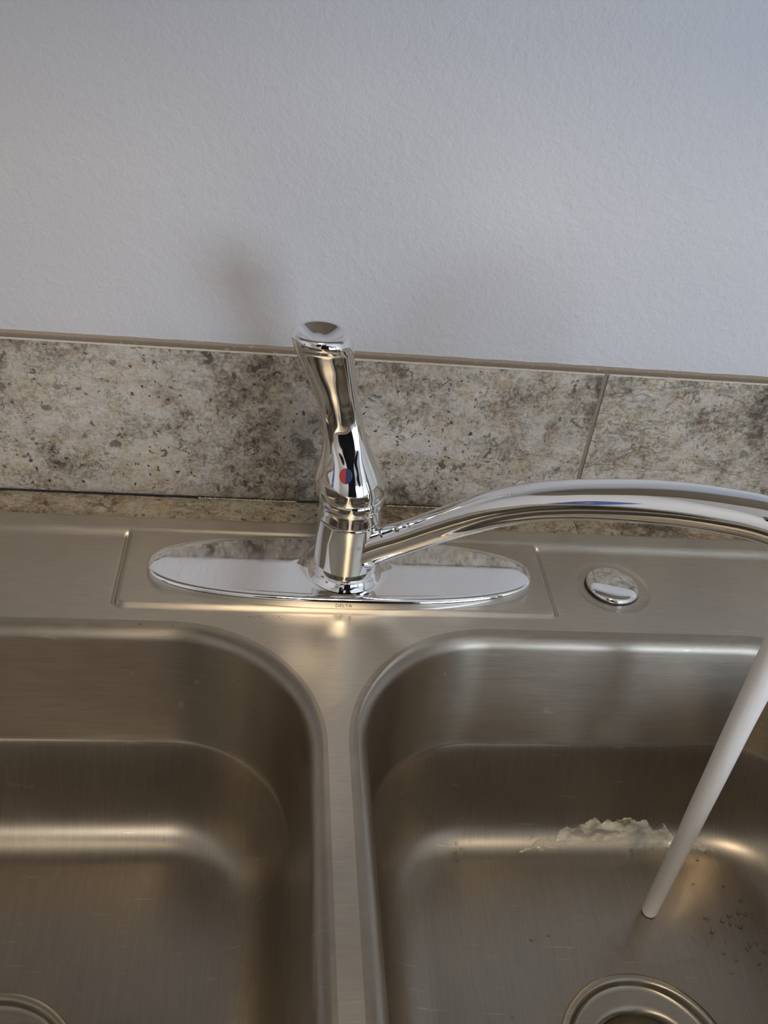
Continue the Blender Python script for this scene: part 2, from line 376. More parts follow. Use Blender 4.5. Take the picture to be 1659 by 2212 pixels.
def tiles():
    wb = bpy.data.objects['wall_back']
    zt = 117.7; zb = -1.5
    J = 181.0; WT = 457.0; g = 1.6
    xs = [J-2*WT, J-WT, J, J+WT]
    mats = [STONE_B, STONE_A, STONE_B]
    for i in range(3):
        stone_tile('tile', wb, xs[i]+g, xs[i+1]-g, zb+.5, zt, (94.0, 101.6), 'wall', mats[i], 5+i, 150, 40)
    # joint grout behind and between tiles
    bm = bmesh.new(); box(bm, xs[0], xs[3], 95.6, 102, zb-.5, zt-.4)
    bmo('grout', bm, GROUT, wb, False)
    # caulk bead on the tile's top edge: steep dark lip in front, flatter sill behind with ragged paint edge
    n = 420; rings = []
    for i in range(n+1):
        x = xs[0]+(xs[3]-xs[0])*i/n
        r1 = noise.noise(Vector((x*.09, 1, 0)))*.35+noise.noise(Vector((x*.5, 3, 0)))*.18
        r2 = noise.noise(Vector((x*.06, 7, 0)))*.7+noise.noise(Vector((x*.9, 9, 0)))*.35
        rings.append([(x, 94.9, zt-1.2), (x, 95.0, zt-.6+r1*.1), (x, 95.6, zt+.0+r1*.2), (x, 98.2, zt+.55+r1*.25), (x, 98.9, zt+1.1+r1*.3), (x, 101.9, zt+1.7+r2*.6)])
    V, F = loft(rings, False); mesh('grout_cap', V, F, GROUT, wb, False)
    rings2 = [[(r[4][0], r[4][1]-.15, r[4][2]+.12), (r[5][0], r[5][1]-1.2, r[5][2]+.10), (r[5][0], 101.98, r[5][2]+.35)] for r in rings]
    V, F = loft(rings2, False); mesh('caulk_bead', V, F, CAULK, wb, True)
    # pale chipped glaze along the tiles' cut top edge
    V = []; F = []
    for i in range(1401):
        x = xs[0]+2+(xs[3]-xs[0]-4)*i/1400
        w_ = .38+.45*noise.noise(Vector((x*.23, 2, 6)))+.35*noise.noise(Vector((x*.9, 1, 2)))
        w_ = max(.06, w_)
        V += [(x, 93.95, zt-.55-w_), (x, 93.82, zt-.5-w_*.4), (x, 94.2, zt-.05), (x, 94.8, zt+.18)]
    for i in range(1400):
        if abs(V[i*4][0]-J) < 2: continue
        for q in range(3): F.append((i*4+q, i*4+4+q, i*4+5+q, i*4+1+q))
    mesh('chipped_edge', V, F, m_flat('chipped_glaze', (.52, .48, .42), .7, var=.25, bscale=400), wb)
    # crust of white caulk in the bottom corner
    V = []; F = []; rnd = random.Random(4)
    for (a, b_) in ((-100, -28), (32, 88)):
        x = a
        while x < b_:
            s = rnd.uniform(.15, .5)*(1 if rnd.random() < .85 else 1.7)
            base = len(V); k = 6
            yj = 93.0+rnd.uniform(-.5, .4); V.append((x, yj, -.9+s*.9))
            for q in range(k):
                an = 2*math.pi*q/k; V.append((x+s*1.6*math.cos(an)*rnd.uniform(.6, 1.4), yj+s*1.2*math.sin(an)*rnd.uniform(.6, 1.4), -1.6))
            for q in range(k): F.append((base, base+1+q, base+1+(q+1) % k))
            x += rnd.uniform(.15, .8)
    o = mesh('caulk_crumbs', V, F, m_flat('white_caulk', (.55, .49, .38), .8, var=.2), wb); tag(o, kind='stuff')
    # countertop
    ct = empty('countertop', (0, 0, -.0215)); tag(ct, 'countertop of mottled ochre and brown stone tiles, showing as a strip behind the steel sink', 'countertop')
    def cb(*a, **k):
        o = boxo(*a, **k); return o
    z0 = 21.5
    # substrate ring around the sink cut-out (local z)
    bm = bmesh.new()
    box(bm, -1200, 1200, 56, 93.6, -20, 19.0); box(bm, -1200, 1200, -560, -432, -20, 19)
    box(bm, -1200, -418, -432, 56, -20, 19); box(bm, 406, 1200, -432, 56, -20, 19)
    bmo('slab', bm, GROUT, ct, False)
    xj = [J-2*WT, J-WT+30, J+1, J+WT]
    cm = [STONE_B, STONE_C, STONE_D, STONE_D]
    for i in range(3):
        o = stone_tile('tile', ct, xj[i]+.4, xj[i+1]-.4, 57, 93.4, (20.0, 18.8), 'flat', cm[i], 15+i, 110, 10)
    for i in range(3):
        stone_tile('tile', ct, xj[i]+1, xj[i+1]-1, -558, -441, (20.0, 18.8), 'flat', STONE_C, 25+i, 40, 10)
    stone_tile('tile', ct, -740, -431, -440, 55, (20.0, 18.8), 'flat', STONE_C, 31, 20, 20)
    stone_tile('tile', ct, 420, 740, -440, 55, (20.0, 18.8), 'flat', STONE_C, 32, 20, 20)
STONE_D = m_stone('tile_counter_brown', (.62, .51, .36), (.42, .33, .225), (.18, .135, .09), 21.9, 1, .9, .8)
tiles()

# ------------------------------------------------------------------ base cabinet (below the frame)
def cabinet():
    c = empty('base_cabinet', (0, 0, FLOOR_Z*MM)); tag(c, 'wooden base cabinet carrying the tiled counter and the steel sink', 'cabinet')
    bm = bmesh.new(); H = 877
    box(bm, -1200, -1182, -520, 90, 0, H); box(bm, 1182, 1200, -520, 90, 0, H); box(bm, -1182, 1182, 80, 90, 0, H); box(bm, -1182, 1182, -470, -460, 0, 90)
    box(bm, -1182, 1182, -520, -500, 90, 120); box(bm, -1182, 1182, -520, -500, H-40, H)
    bmo('carcass', bm, WOOD, c, False)
    for i in range(4):
        x0 = -1180+i*590
        d = boxo('door', x0+5, x0+585, -540, -521, 110, H-20, WOOD, c, 4)
        k = lathe('knob', [(0, 22), (10, 21), (14, 14), (9, 6), (7, 0)], CHROME, d, 24)
        k.rotation_euler = (R(90), 0, 0); k.location = ((x0+(540 if i % 2 == 0 else 50))*MM, -.5405, .72)
cabinet()

def wall_cabinet():
    c = empty('wall_cabinet', (0, 0, .60)); tag(c, 'wooden wall cabinet hanging over the sink, seen only as dim tan reflections in the chrome', 'cabinet')
    bm = bmesh.new()
    box(bm, -900, 900, -205, 101, 0, 18); box(bm, -900, 900, -205, 101, 682, 700); box(bm, -900, -882, -205, 101, 18, 682); box(bm, 882, 900, -205, 101, 18, 682); box(bm, -882, 882, 90, 101, 18, 682)
    bmo('carcass', bm, WOODT, c, False)
    for i in range(4):
        x0 = -898+i*449
        d = boxo('door', x0+2, x0+447, -225, -206, 2, 698, WOODT, c, 4)
        k = lathe('knob', [(0, 22), (10, 21), (14, 14), (9, 6), (7, 0)], CHROME, d, 24)
        k.rotation_euler = (R(90), 0, 0); k.location = ((x0+(410 if i % 2 == 0 else 40))*MM, -.2255, .06)
wall_cabinet()

# ------------------------------------------------------------------ the sink
SX0, SX1, SY0, SY1 = -425, 413, -448, 61.5     # outer rim
PX = 142.3
FLZ = -160
def rrect(cx, cy, hx, hy, r, nseg=16, narc=26):
    """rounded rectangle, fixed vertex count, also returns outward directions"""
    pts = []; nrm = []
    r = min(r, hx-.1, hy-.1)
    corners = [(cx+hx-r, cy+hy-r, 0), (cx-hx+r, cy+hy-r, 90), (cx-hx+r, cy-hy+r, 180), (cx+hx-r, cy-hy+r, 270)]
    for ci in range(4):
        ox, oy, a0 = corners[ci]
        for k in range(narc+1):
            a = R(a0+90*k/narc); pts.append((ox+r*math.cos(a), oy+r*math.sin(a))); nrm.append((math.cos(a), math.sin(a)))
        nx_, ny_, a1 = corners[(ci+1) % 4]
        a = R(a0+90); ex, ey = ox+r*math.cos(a), oy+r*math.sin(a); fx, fy = nx_+r*math.cos(a), ny_+r*math.sin(a)
        for k in range(1, nseg):
            t = k/nseg; pts.append((ex+(fx-ex)*t, ey+(fy-ey)*t)); nrm.append((math.cos(a), math.sin(a)))
    return pts, nrm
BOWLS = [(-192.0, -233.0, 174.5, 187.0, 186+0), (181.0, -233.0, 174.5, 187.0, 0)]
BOWLS = [dict(cx=-192.0, cy=-233.0, hx=174.5, hy=187.0, dx=-192.0, dy=-238.0, x0=SX0+14, x1=-6.0),
         dict(cx=179.5, cy=-233.0, hx=174.5, hy=187.0, dx=186.5, dy=-235.0, x0=-6.0, x1=SX1-14)]
def bez(p0, p1, p2, p3, t):
    a = (1-t)**3; b = 3*t*(1-t)**2; c = 3*t*t*(1-t); d = t**3
    return (a*p0[0]+b*p1[0]+c*p2[0]+d*p3[0], a*p0[1]+b*p1[1]+c*p2[1]+d*p3[1])
def basin_profile(k):
    """list of (inset, z) from the flat lip to the floor; k = strength of the crease (back wall 1, side 0)"""
    P = [(-5.5, 0), (-3.2, 0)]
    rf = 8.5
    for i in range(0, 9):
        a = R(86*i/8); P.append((rf*math.sin(a)-3.0, -rf*(1-math.cos(a))))
    d0, z0 = P[-1]; d1, z1 = 11.5, -90.0
    for i in range(1, 13):
        t = i/12; P.append((d0+(d1-d0)*t, z0+(z1-z0)*t))
    P.append((d1+.25+.15*k, z1-.6))
    q0 = P[-1]
    q1 = (d1+3+15*k, -128); q2 = (d1+13+5*k, -157); q3 = (d1+47, FLZ)
    for i in range(1, 27): P.append(bez(q0, q1, q2, q3, i/26))
    return P
def sink():
    s = empty('kitchen_sink', (0, 0, 0))
    tag(s, 'double-bowl brushed stainless steel sink with a faucet ledge, set in the tiled counter', 'sink')
    # ---- deck: ledge heightfield
    xs = []; x = SX0+14
    marks = [-PX, PX]
    while x < SX1-14:
        xs.append(x)
        near = min(abs(x-mk) for mk in marks)
        x += .55 if near < 6 else (1.0 if 158 < x < 221 else (2.0 if near < 20 else 6.0))
    xs.append(SX1-14)
    ys = []; y = -39.5
    while y < SY1-2.5:
        ys.append(y)
        near = min(abs(y+28.5), abs(y-46))
        y += .55 if near < 8 else 1.6
    ys.append(SY1-2.5)
    def sdf(px, py, cx, cy, hx, hy, r):
        qx = abs(px-cx)-hx+r; qy = abs(py-cy)-hy+r
        return math.hypot(max(qx, 0), max(qy, 0))+min(max(qx, qy), 0)-r
    def hz(px, py):
        rim = 3.8*sstep(41, 48.5, py)
        d = sdf(px, py, 0, 9.5, PX, 38.0+18, 9) if False else sdf(px, py, 0, 20, PX, 48.5, 7)
        wd = 2.7 if abs(py-20)-48.5 > abs(px)-PX else 1.15
        plat = 2.7*sstep(wd, -wd, d)
        h = max(rim, plat)
        ey = max(0.0, abs(py-20)-44.0)
        if py < 46: rim_d = math.exp(-((abs(abs(px)-PX)-.2)/1.5)**2)*sstep(3.5, 0, ey)*sstep(46, 40, py)
        else: rim_d = 0
        k = .6; h = h if abs(rim-plat) > k else h+(k-abs(rim-plat))**2/(4*k)*min(1, min(rim, plat)/k)
        h -= 1.5*rim_d
        dc = math.hypot(px-189.5, py-5.5)          # pressed seat around the spare hole
        h -= .9*sstep(27, 24.5, dc)
        h += .05*math.sin(px*.021)*math.sin(py*.06)*sstep(-38, -25, py)
        return h
    V = [(a, b, hz(a, b)) for a in xs for b in ys]; F = []
    ny = len(ys)
    for i in range(len(xs)-1):
        for j in range(ny-1):
            cxm = (xs[i]+xs[i+1])/2; cym = (ys[j]+ys[j+1])/2
            k = i*ny+j; F.append((k, k+ny, k+ny+1, k+1))
    # rolled outer edge at the back
    nb = len(V); prev = None
    for i in range(len(xs)):
        zz = V[i*ny+ny-1][2]
        V += [(xs[i], SY1-1.2, zz-.25), (xs[i], SY1-.3, zz-1.2), (xs[i], SY1, -1.4)]
    for i in range(len(xs)-1):
        a = i*ny+ny-1; b = (i+1)*ny+ny-1; c = nb+i*3; d = nb+(i+1)*3
        F += [(a, b, d, c), (c, d, d+1, c+1), (c+1, d+1, d+2, c+2)]
    deck = mesh('deck', V, F, STEEL, s)
    # ---- deck around the bowls + side and front rims, joined into the same part
    bm = bmesh.new(); bm.from_mesh(deck.data)
    for B in BOWLS:
        pts, _ = rrect(B['cx'], B['cy'], B['hx']+5.5, B['hy']+5.5, 95.5)
        lv = [bm.verts.new((p[0]*MM, p[1]*MM, 0)) for p in pts]
        es = [bm.edges.new((lv[i], lv[(i+1) % len(lv)])) for i in range(len(lv))]
        y0 = SY0+14
        cs = [bm.verts.new((q[0]*MM, q[1]*MM, 0)) for q in ((B['x0'], y0), (B['x1'], y0), (B['x1'], -39.5), (B['x0'], -39.5))]
        es += [bm.edges.new((cs[i], cs[(i+1) % 4])) for i in range(4)]
        bmesh.ops.triangle_fill(bm, use_beauty=True, use_dissolve=False, edges=es, normal=(0, 0, 1))
    # raised outer rim (left, right, front)
    prof = [(14, 0), (11, .3), (9, 2.4), (7, 3.1), (2.5, 3.2), (.8, 2.4), (0, -1.4)]
    path = [(SX0, SY1, 1, 0), (SX0, SY0, 1, 1), (SX1, SY0, -1, 1), (SX1, SY1, -1, 0)]
    rings = []
    for (px_, py_, sx_, sy_) in path:
        rings.append([bm.verts.new(((px_+sx_*d)*MM, (py_+(sy_*d if sy_ else -2.5))*MM, z*MM)) for d, z in prof])
    for i in range(3):
        for j in range(len(prof)-1):
            bm.faces.new((rings[i][j], rings[i+1][j], rings[i+1][j+1], rings[i][j+1]))
    # upward normals everywhere
    bm.normal_update()
    for f in bm.faces:
        if f.normal.z < 0: f.normal_flip()
    bm.to_mesh(deck.data); bm.free()
    for p in deck.data.polygons: p.use_smooth = True
    # ---- basins
    for bi, B in enumerate(BOWLS):
        pts0, nr0 = rrect(B['cx'], B['cy'], B['hx'], B['hy'], 90)
        n = len(pts0); rings = []
        profs = [basin_profile(max(0, abs(nr0[i][1]))**1.2) for i in range(n)]
        for lev in range(len(profs[0])):
            ring = []
            for i in range(n):
                d, z = profs[i][lev]
                ins = rrect  # inset along own normal keeps the corner radius shrinking
                x_, y_ = pts0[i][0]-nr0[i][0]*d, pts0[i][1]-nr0[i][1]*d
                ring.append((x_, y_, z))
            rings.append(ring)
        last = rings[-1]
        ROUT = 50.0
        drn = []
        for i in range(n):
            a = math.atan2(last[i][1]-B['dy'], last[i][0]-B['dx']); drn.append((B['dx']+ROUT*math.cos(a), B['dy']+ROUT*math.sin(a)))
        for t in [j/16 for j in range(1, 17)]:
            rings.append([(last[i][0]+(drn[i][0]-last[i][0])*t, last[i][1]+(drn[i][1]-last[i][1])*t, FLZ-3.0*t**1.3) for i in range(n)])
        V, F = loft(rings, True)
        F = [tuple(reversed(f)) for f in F]
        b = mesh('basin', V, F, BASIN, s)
        # ---- drain flange with strainer basket
        zf = FLZ-3
        dr = lathe('drain_flange', [(54.2, zf+.1), (53.6, zf+1.5), (52.2, zf+2.2), (50, zf+2.0), (48.4, zf+.8), (48.0, zf-1.8), (47.4, zf-2.6), (44, zf-2.9), (37, zf-3.2), (34.5, zf-3.9), (32.6, zf-5.6), (31.6, zf-8.5), (31.2, zf-50), (29.5, zf-58), (22, zf-62), (6, zf-63), (0.01, zf-63)], DRAINM, s, 120, B['dx'], B['dy'])
        bk = lathe('strainer_basket', [(30.6, zf-36), (29.4, zf-34.5), (28, zf-36), (26, zf-44), (10, zf-46), (0.01, zf-46)], DRAINM, dr, 64, B['dx'], B['dy'])
        lathe('basket_knob', [(2.2, zf-46), (2.2, zf-36), (4.5, zf-34), (4.8, zf-31.5), (3.5, zf-29.5), (0.01, zf-29)], CHROME, dr, 32, B['dx'], B['dy'])
    return s
SINK = sink()

# ------------------------------------------------------------------ hole cover
def hole_cover():
    o = lathe('hole_cover', [(0.01, 6.1), (5, 6.0), (10, 5.6), (14, 4.9), (16.8, 3.8), (18.3, 2.5), (18.7, 1.3), (18.4, .35), (17.5, .0), (16.5, -.1)], CHROME, None, 96)
    o.location = (.1895, .0055, -.0002)
    o.rotation_euler = (R(1.2), R(1.5), 0)
    tag(o, 'round domed chrome cap over the spare hole in the sink ledge, right of the faucet', 'hole cover')
    rg = lathe('gasket', [(19.0, -.2), (18.7, .5), (17.5, .6)], DARK, o, 64)
hole_cover()

# ------------------------------------------------------------------ faucet
FX, FY = 2.0, 3.0
def superell(a, b, n, th):
    c, s = math.cos(th), math.sin(th)
    return (a*math.copysign(abs(c)**(2/n), c), b*math.copysign(abs(s)**(2/n), s))
PZ = 2.75   # platform height
def text_mesh(name, body, size, m, parent, mw, extr=.00003):
    cu = bpy.data.curves.new(name, 'FONT'); cu.body = body; cu.size = size; cu.align_x = 'CENTER'; cu.extrude = extr
    t = bpy.data.objects.new(name, cu); COL.objects.link(t)
    dg = bpy.context.evaluated_depsgraph_get(); me = bpy.data.meshes.new_from_object(t.evaluated_get(dg))
    bpy.data.objects.remove(t); o = bpy.data.objects.new(name, me); COL.objects.link(o)
    me.materials.clear(); me.materials.append(m); o.parent = parent; o.matrix_local = mw; return o
def faucet():
    f = empty('faucet', (FX*MM, FY*MM, PZ*MM))
    tag(f, 'chrome single-handle kitchen faucet on an oval base plate, water running from its long spout', 'faucet')
    # ---- escutcheon plate (local mm, z from the platform)
    n = 220; A, Bh = 127.6, 31.0
    outer = []
    for i in range(n):
        th = 2*math.pi*i/n
        outer.append(superell(1, 1, 2.45, th))
    prof = [(0, .0), (0, .10), (.12, .35), (.35, .60), (.75, .76), (1.4, .885), (2.3, .955), (3.5, .99), (5.0, 1.0)]
    def top(y):      # the plate's top leans towards the bowls, a little more at the back
        t = (y+28)/56
        return 6.9+56*(.048*t+.044*t*t)*1.0
    rings = []
    for d, z in prof:
        rings.append([((A-d)*u[0], (Bh-d)*u[1], z if z < 0 else z*top((Bh-6)*u[1])) for u in outer])
    RB = 21.0
    last = rings[-1]
    def boss(r):   # flare that rises to the body
        if r > 29: return 0
        return 3.6*((29-r)/8.0)**2.4
    for t in [j/26 for j in range(1, 27)]:
        ring = []
        for i in range(n):
            th = math.atan2(last[i][1], last[i][0]); ex, ey = RB*math.cos(th), RB*math.sin(th)
            x_, y_ = last[i][0]+(ex-last[i][0])*t, last[i][1]+(ey-last[i][1])*t
            ring.append((x_, y_, top(y_)+boss(math.hypot(x_, y_))))
        rings.append(ring)
    V, F = loft(rings, True); mesh('base_plate', V, F, PLATE, f)
    pl = COL.objects['base_plate']
    # lettering etched on the front skirt
    yy = -Bh*1.0
    mw = Matrix.Translation(Vector((-.0035, (-34.2+1.0)*MM, .0024))) @ Matrix.Rotation(R(72), 4, 'X')
    mw = Matrix.Translation(Vector((-.0012, -.03098, .0013))) @ Matrix.Rotation(R(86), 4, 'X')
    text_mesh('brand_lettering', 'DELTA', .0036, ETCH, pl, mw, .00012)
    # ---- body
    lathe('body', [(25.5, 8.2), (24.6, 9.4), (23.4, 10.8), (22.9, 12.2), (22.4, 13.2), (21.4, 13.7), (21.2, 14.2), (21.0, 17.0), (20.75, 17.4), (20.7, 18), (20.5, 26), (20.4, 40), (20.5, 51.6), (20.8, 52.6), (20.5, 53.3)], CHROME, f, 128)
    lathe('retaining_ring', [(19.9, 52.8), (20.3, 53.2), (20.3, 53.6), (19.9, 54.2)], DARK, f, 96)
    lathe('bonnet', [(20.6, 53.9), (20.95, 54.4), (20.9, 55.2), (20.2, 58.5), (19.9, 62), (20.0, 64.2), (20.7, 64.7), (20.9, 65.4), (20.8, 69.1), (20.4, 70.9), (19.6, 71.6)], CHROME, f, 128)
    # ---- handle: lofted sections leaning left
    sec = [(70.2, -1.6, 0, 20.4), (71.0, -1.7, 0, 21.5), (72.6, -1.8, 0, 21.9), (77, -2.2, 0, 21.9), (82, -2.8, .2, 21.0), (87, -3.4, .5, 19.4), (92, -4.1, .9, 17.6), (97, -5.1, 1.2, 15.9), (102, -6.2, 1.6, 14.5),
        (107, -7.3, 1.9, 13.4), (112, -8.6, 2.1, 12.7), (122, -11.0, 2.4, 12.1), (132, -13.8, 2.2, 12.4), (142, -16.8, 1.6, 13.5), (152, -19.9, .8, 14.8), (160, -22.4, .3, 15.9),
        (165.5, -24.0, .1, 16.7), (170, -25.2, 0, 17.0), (173.0, -26.0, 0, 16.9), (175.0, -26.4, 0, 16.2), (176.2, -26.6, 0, 15.1), (176.5, -26.7, 0, 14.0), (176.2, -26.7, 0, 13.0)]
    # smooth resample by Catmull-Rom
    def cr(P, t):
        k = min(int(t), len(P)-2); u = t-k
        p0, p1, p2, p3 = P[max(k-1, 0)], P[k], P[k+1], P[min(k+2, len(P)-1)]
        return tuple(.5*((2*b)+(-a+c)*u+(2*a-5*b+4*c-d)*u*u+(-a+3*b-3*c+d)*u**3) for a, b, c, d in zip(p0, p1, p2, p3))
    rings = []; nth = 144
    ns = (len(sec)-1)*5
    for q in range(ns+1):
        z, cx_, cy_, r = cr(sec, q/5)
        fd, conc = front(z, r)
        ring = []
        for i in range(nth):
            th = 2*math.pi*i/nth; c, s_ = math.cos(th), math.sin(th)
            rr = r
            x_, y_ = rr*c, rr*s_*.96
            # smooth clip at y = -fd with concavity towards the middle
            if y_ < 0:
                lim = -(fd-conc*r*math.cos(min(1, abs(x_)/(r*.98))*math.pi/2))
                k = r*(.07+.50*sstep(102, 128, z))
                hh = max(0, min(1, .5+.5*(y_-lim)/k)) if k > 0 else 1
                y_ = y_*hh+lim*(1-hh)+k*hh*(1-hh)
            ring.append((cx_+x_, cy_+y_, z))
        rings.append(ring)
    # dished end face
    z, cx_, cy_, r = sec[-1]
    for rr in (12.6, 12.0, 11.2, 10.2, 9.0, 7.6, 6.0, 4.2, 2.2, .02):
        dz = -.2-6.3*(1-(rr/12.9)**2)
        ring = []
        for i in range(nth):
            th = 2*math.pi*i/nth
            ridge = 2.0*math.exp(-((rr*math.cos(th)+1)/2.4)**2)*(1-rr/13)*(.4+.6*max(0, -math.sin(th)))
            ring.append((cx_+rr*math.cos(th), cy_+rr*math.sin(th)*.96, z+dz+ridge))
        rings.append(ring)
    V, F = loft(rings, True); h = mesh('handle', V, F, CHROME, f)
    # ---- red / blue temperature dot on the front panel
    for nm, m, a0, a1, lab in (('temperature_mark', RED, 90, 270, 'red half of the round mark'), ('temperature_mark', BLUE, -90, 90, 'blue half of the round mark')):
        rings = []
        # sit on the front surface around z 91
        pts = []
        for k in range(25):
            a = R(a0+(a1-a0)*k/24); pts.append((3.9*math.cos(a), 4.4*math.sin(a)))
        Vv = [(-6.6+p[0], surf_y(-6.6+p[0], 91.5+p[1], sec, cr)-.28, 91.5+p[1]) for p in pts]
        Vb = [(v[0], v[1]+.6, v[2]) for v in Vv]
        m_ = len(Vv); F = [tuple(range(m_))]+[(i, i+1, m_+i+1, m_+i) for i in range(m_-1)]+[(m_-1, 0, m_, 2*m_-1)]
        o = mesh(nm, Vv+Vb, F, m, h, False); o['label'] = lab
    # ---- spout
    ang = R(-34.47); ca, sa = math.cos(ang), math.sin(ang)
    path = [(6, 22.0, 12.6), (13, 28.6, 12.0), (20, 35.4, 11.2), (30, 44.2, 10.5), (40, 52.5, 10.1), (50, 61.2, 9.9), (60, 70.2, 10.0), (70, 79.0, 10.2), (80, 87.6, 10.5), (90, 96.0, 10.7), (100, 103.2, 10.8), (110, 109.6, 10.8), (120, 115.5, 10.9), (135, 123.0, 11.0), (150, 129.6, 11.1),
            (170, 137.6, 11.3), (190, 144.3, 11.3), (210, 149.4, 11.3), (225, 152.2, 11.4), (238, 152.4, 11.5), (248, 148.8, 11.6), (255, 142.0, 11.7), (258.6, 133.5, 11.8), (259.6, 126, 11.8)]
    path = [(s_-.6+.4, z-PZ+3.0, r) for s_, z, r in path]
    rings = []; ns = (len(path)-1)*4; nth = 72
    P = [cr(path, q/4) for q in range(ns+1)]
    for q in range(ns+1):
        a = P[max(q-1, 0)]; b = P[min(q+1, ns)]; dx, dz = b[0]-a[0], b[1]-a[1]; l = math.hypot(dx, dz); tx, tz = dx/l, dz/l
        s_, z, r = P[q]; ring = []
        for i in range(nth):
            th = 2*math.pi*i/nth
            lat, up = r*.98*math.cos(th), r*math.sin(th)*1.04
            if up < 0: lat *= 1-.16*abs(math.sin(th))**2     # slightly pear-shaped underside
            # up direction is perpendicular to the tangent in the vertical plane
            px_, pz_ = s_-tz*up, z+tx*up
            ring.append((px_*ca-lat*sa, px_*sa+lat*ca, pz_))
        rings.append(ring)
    V, F = loft(rings, True); sp = mesh('spout', V, F, CHROME, f)
    # aerator
    sx, sz, sr = path[-1]
    ar = lathe('aerator', [(10.4, 6), (10.6, 0), (10.4, -5.5), (9.6, -6.2), (8.0, -6.0), (7.6, -3), (0.01, -3)], CHROME, sp, 64, sx*ca, sx*sa)
    ar.location = (0, 0, (sz-4)*MM)
    return f
def front(z, r):
    """distance of the front panel from the section's centre and its hollow (negative: bulged)"""
    fd = r*(.78-.04*sstep(74, 100, z)+.05*sstep(104, 120, z)+.10*sstep(132, 162, z)+.25*sstep(166, 173, z))
    conc = -.20+.24*sstep(94, 118, z)+.10*sstep(140, 156, z)-.14*sstep(165, 173, z)
    return fd, conc
def surf_y(x, z, sec, cr):
    # front panel depth of the handle at height z (matches the loft above)
    import bisect
    zs = [s[0] for s in sec]; k = max(0, min(len(sec)-2, bisect.bisect(zs, z)-1)); u = (z-zs[k])/(zs[k+1]-zs[k])
    cx_ = sec[k][1]*(1-u)+sec[k+1][1]*u; cy_ = sec[k][2]*(1-u)+sec[k+1][2]*u; r = sec[k][3]*(1-u)+sec[k+1][3]*u
    fd, conc = front(z, r)
    xx = x-cx_; y_ = -math.sqrt(max(0, r*r-xx*xx))*.96; lim = -(fd-conc*r*math.cos(min(1, abs(xx)/(r*.98))*math.pi/2)); k_ = .07*r
    hh = max(0, min(1, .5+.5*(y_-lim)/k_)); y_ = y_*hh+lim*(1-hh)+k_*hh*(1-hh)
    return cy_+y_
faucet()

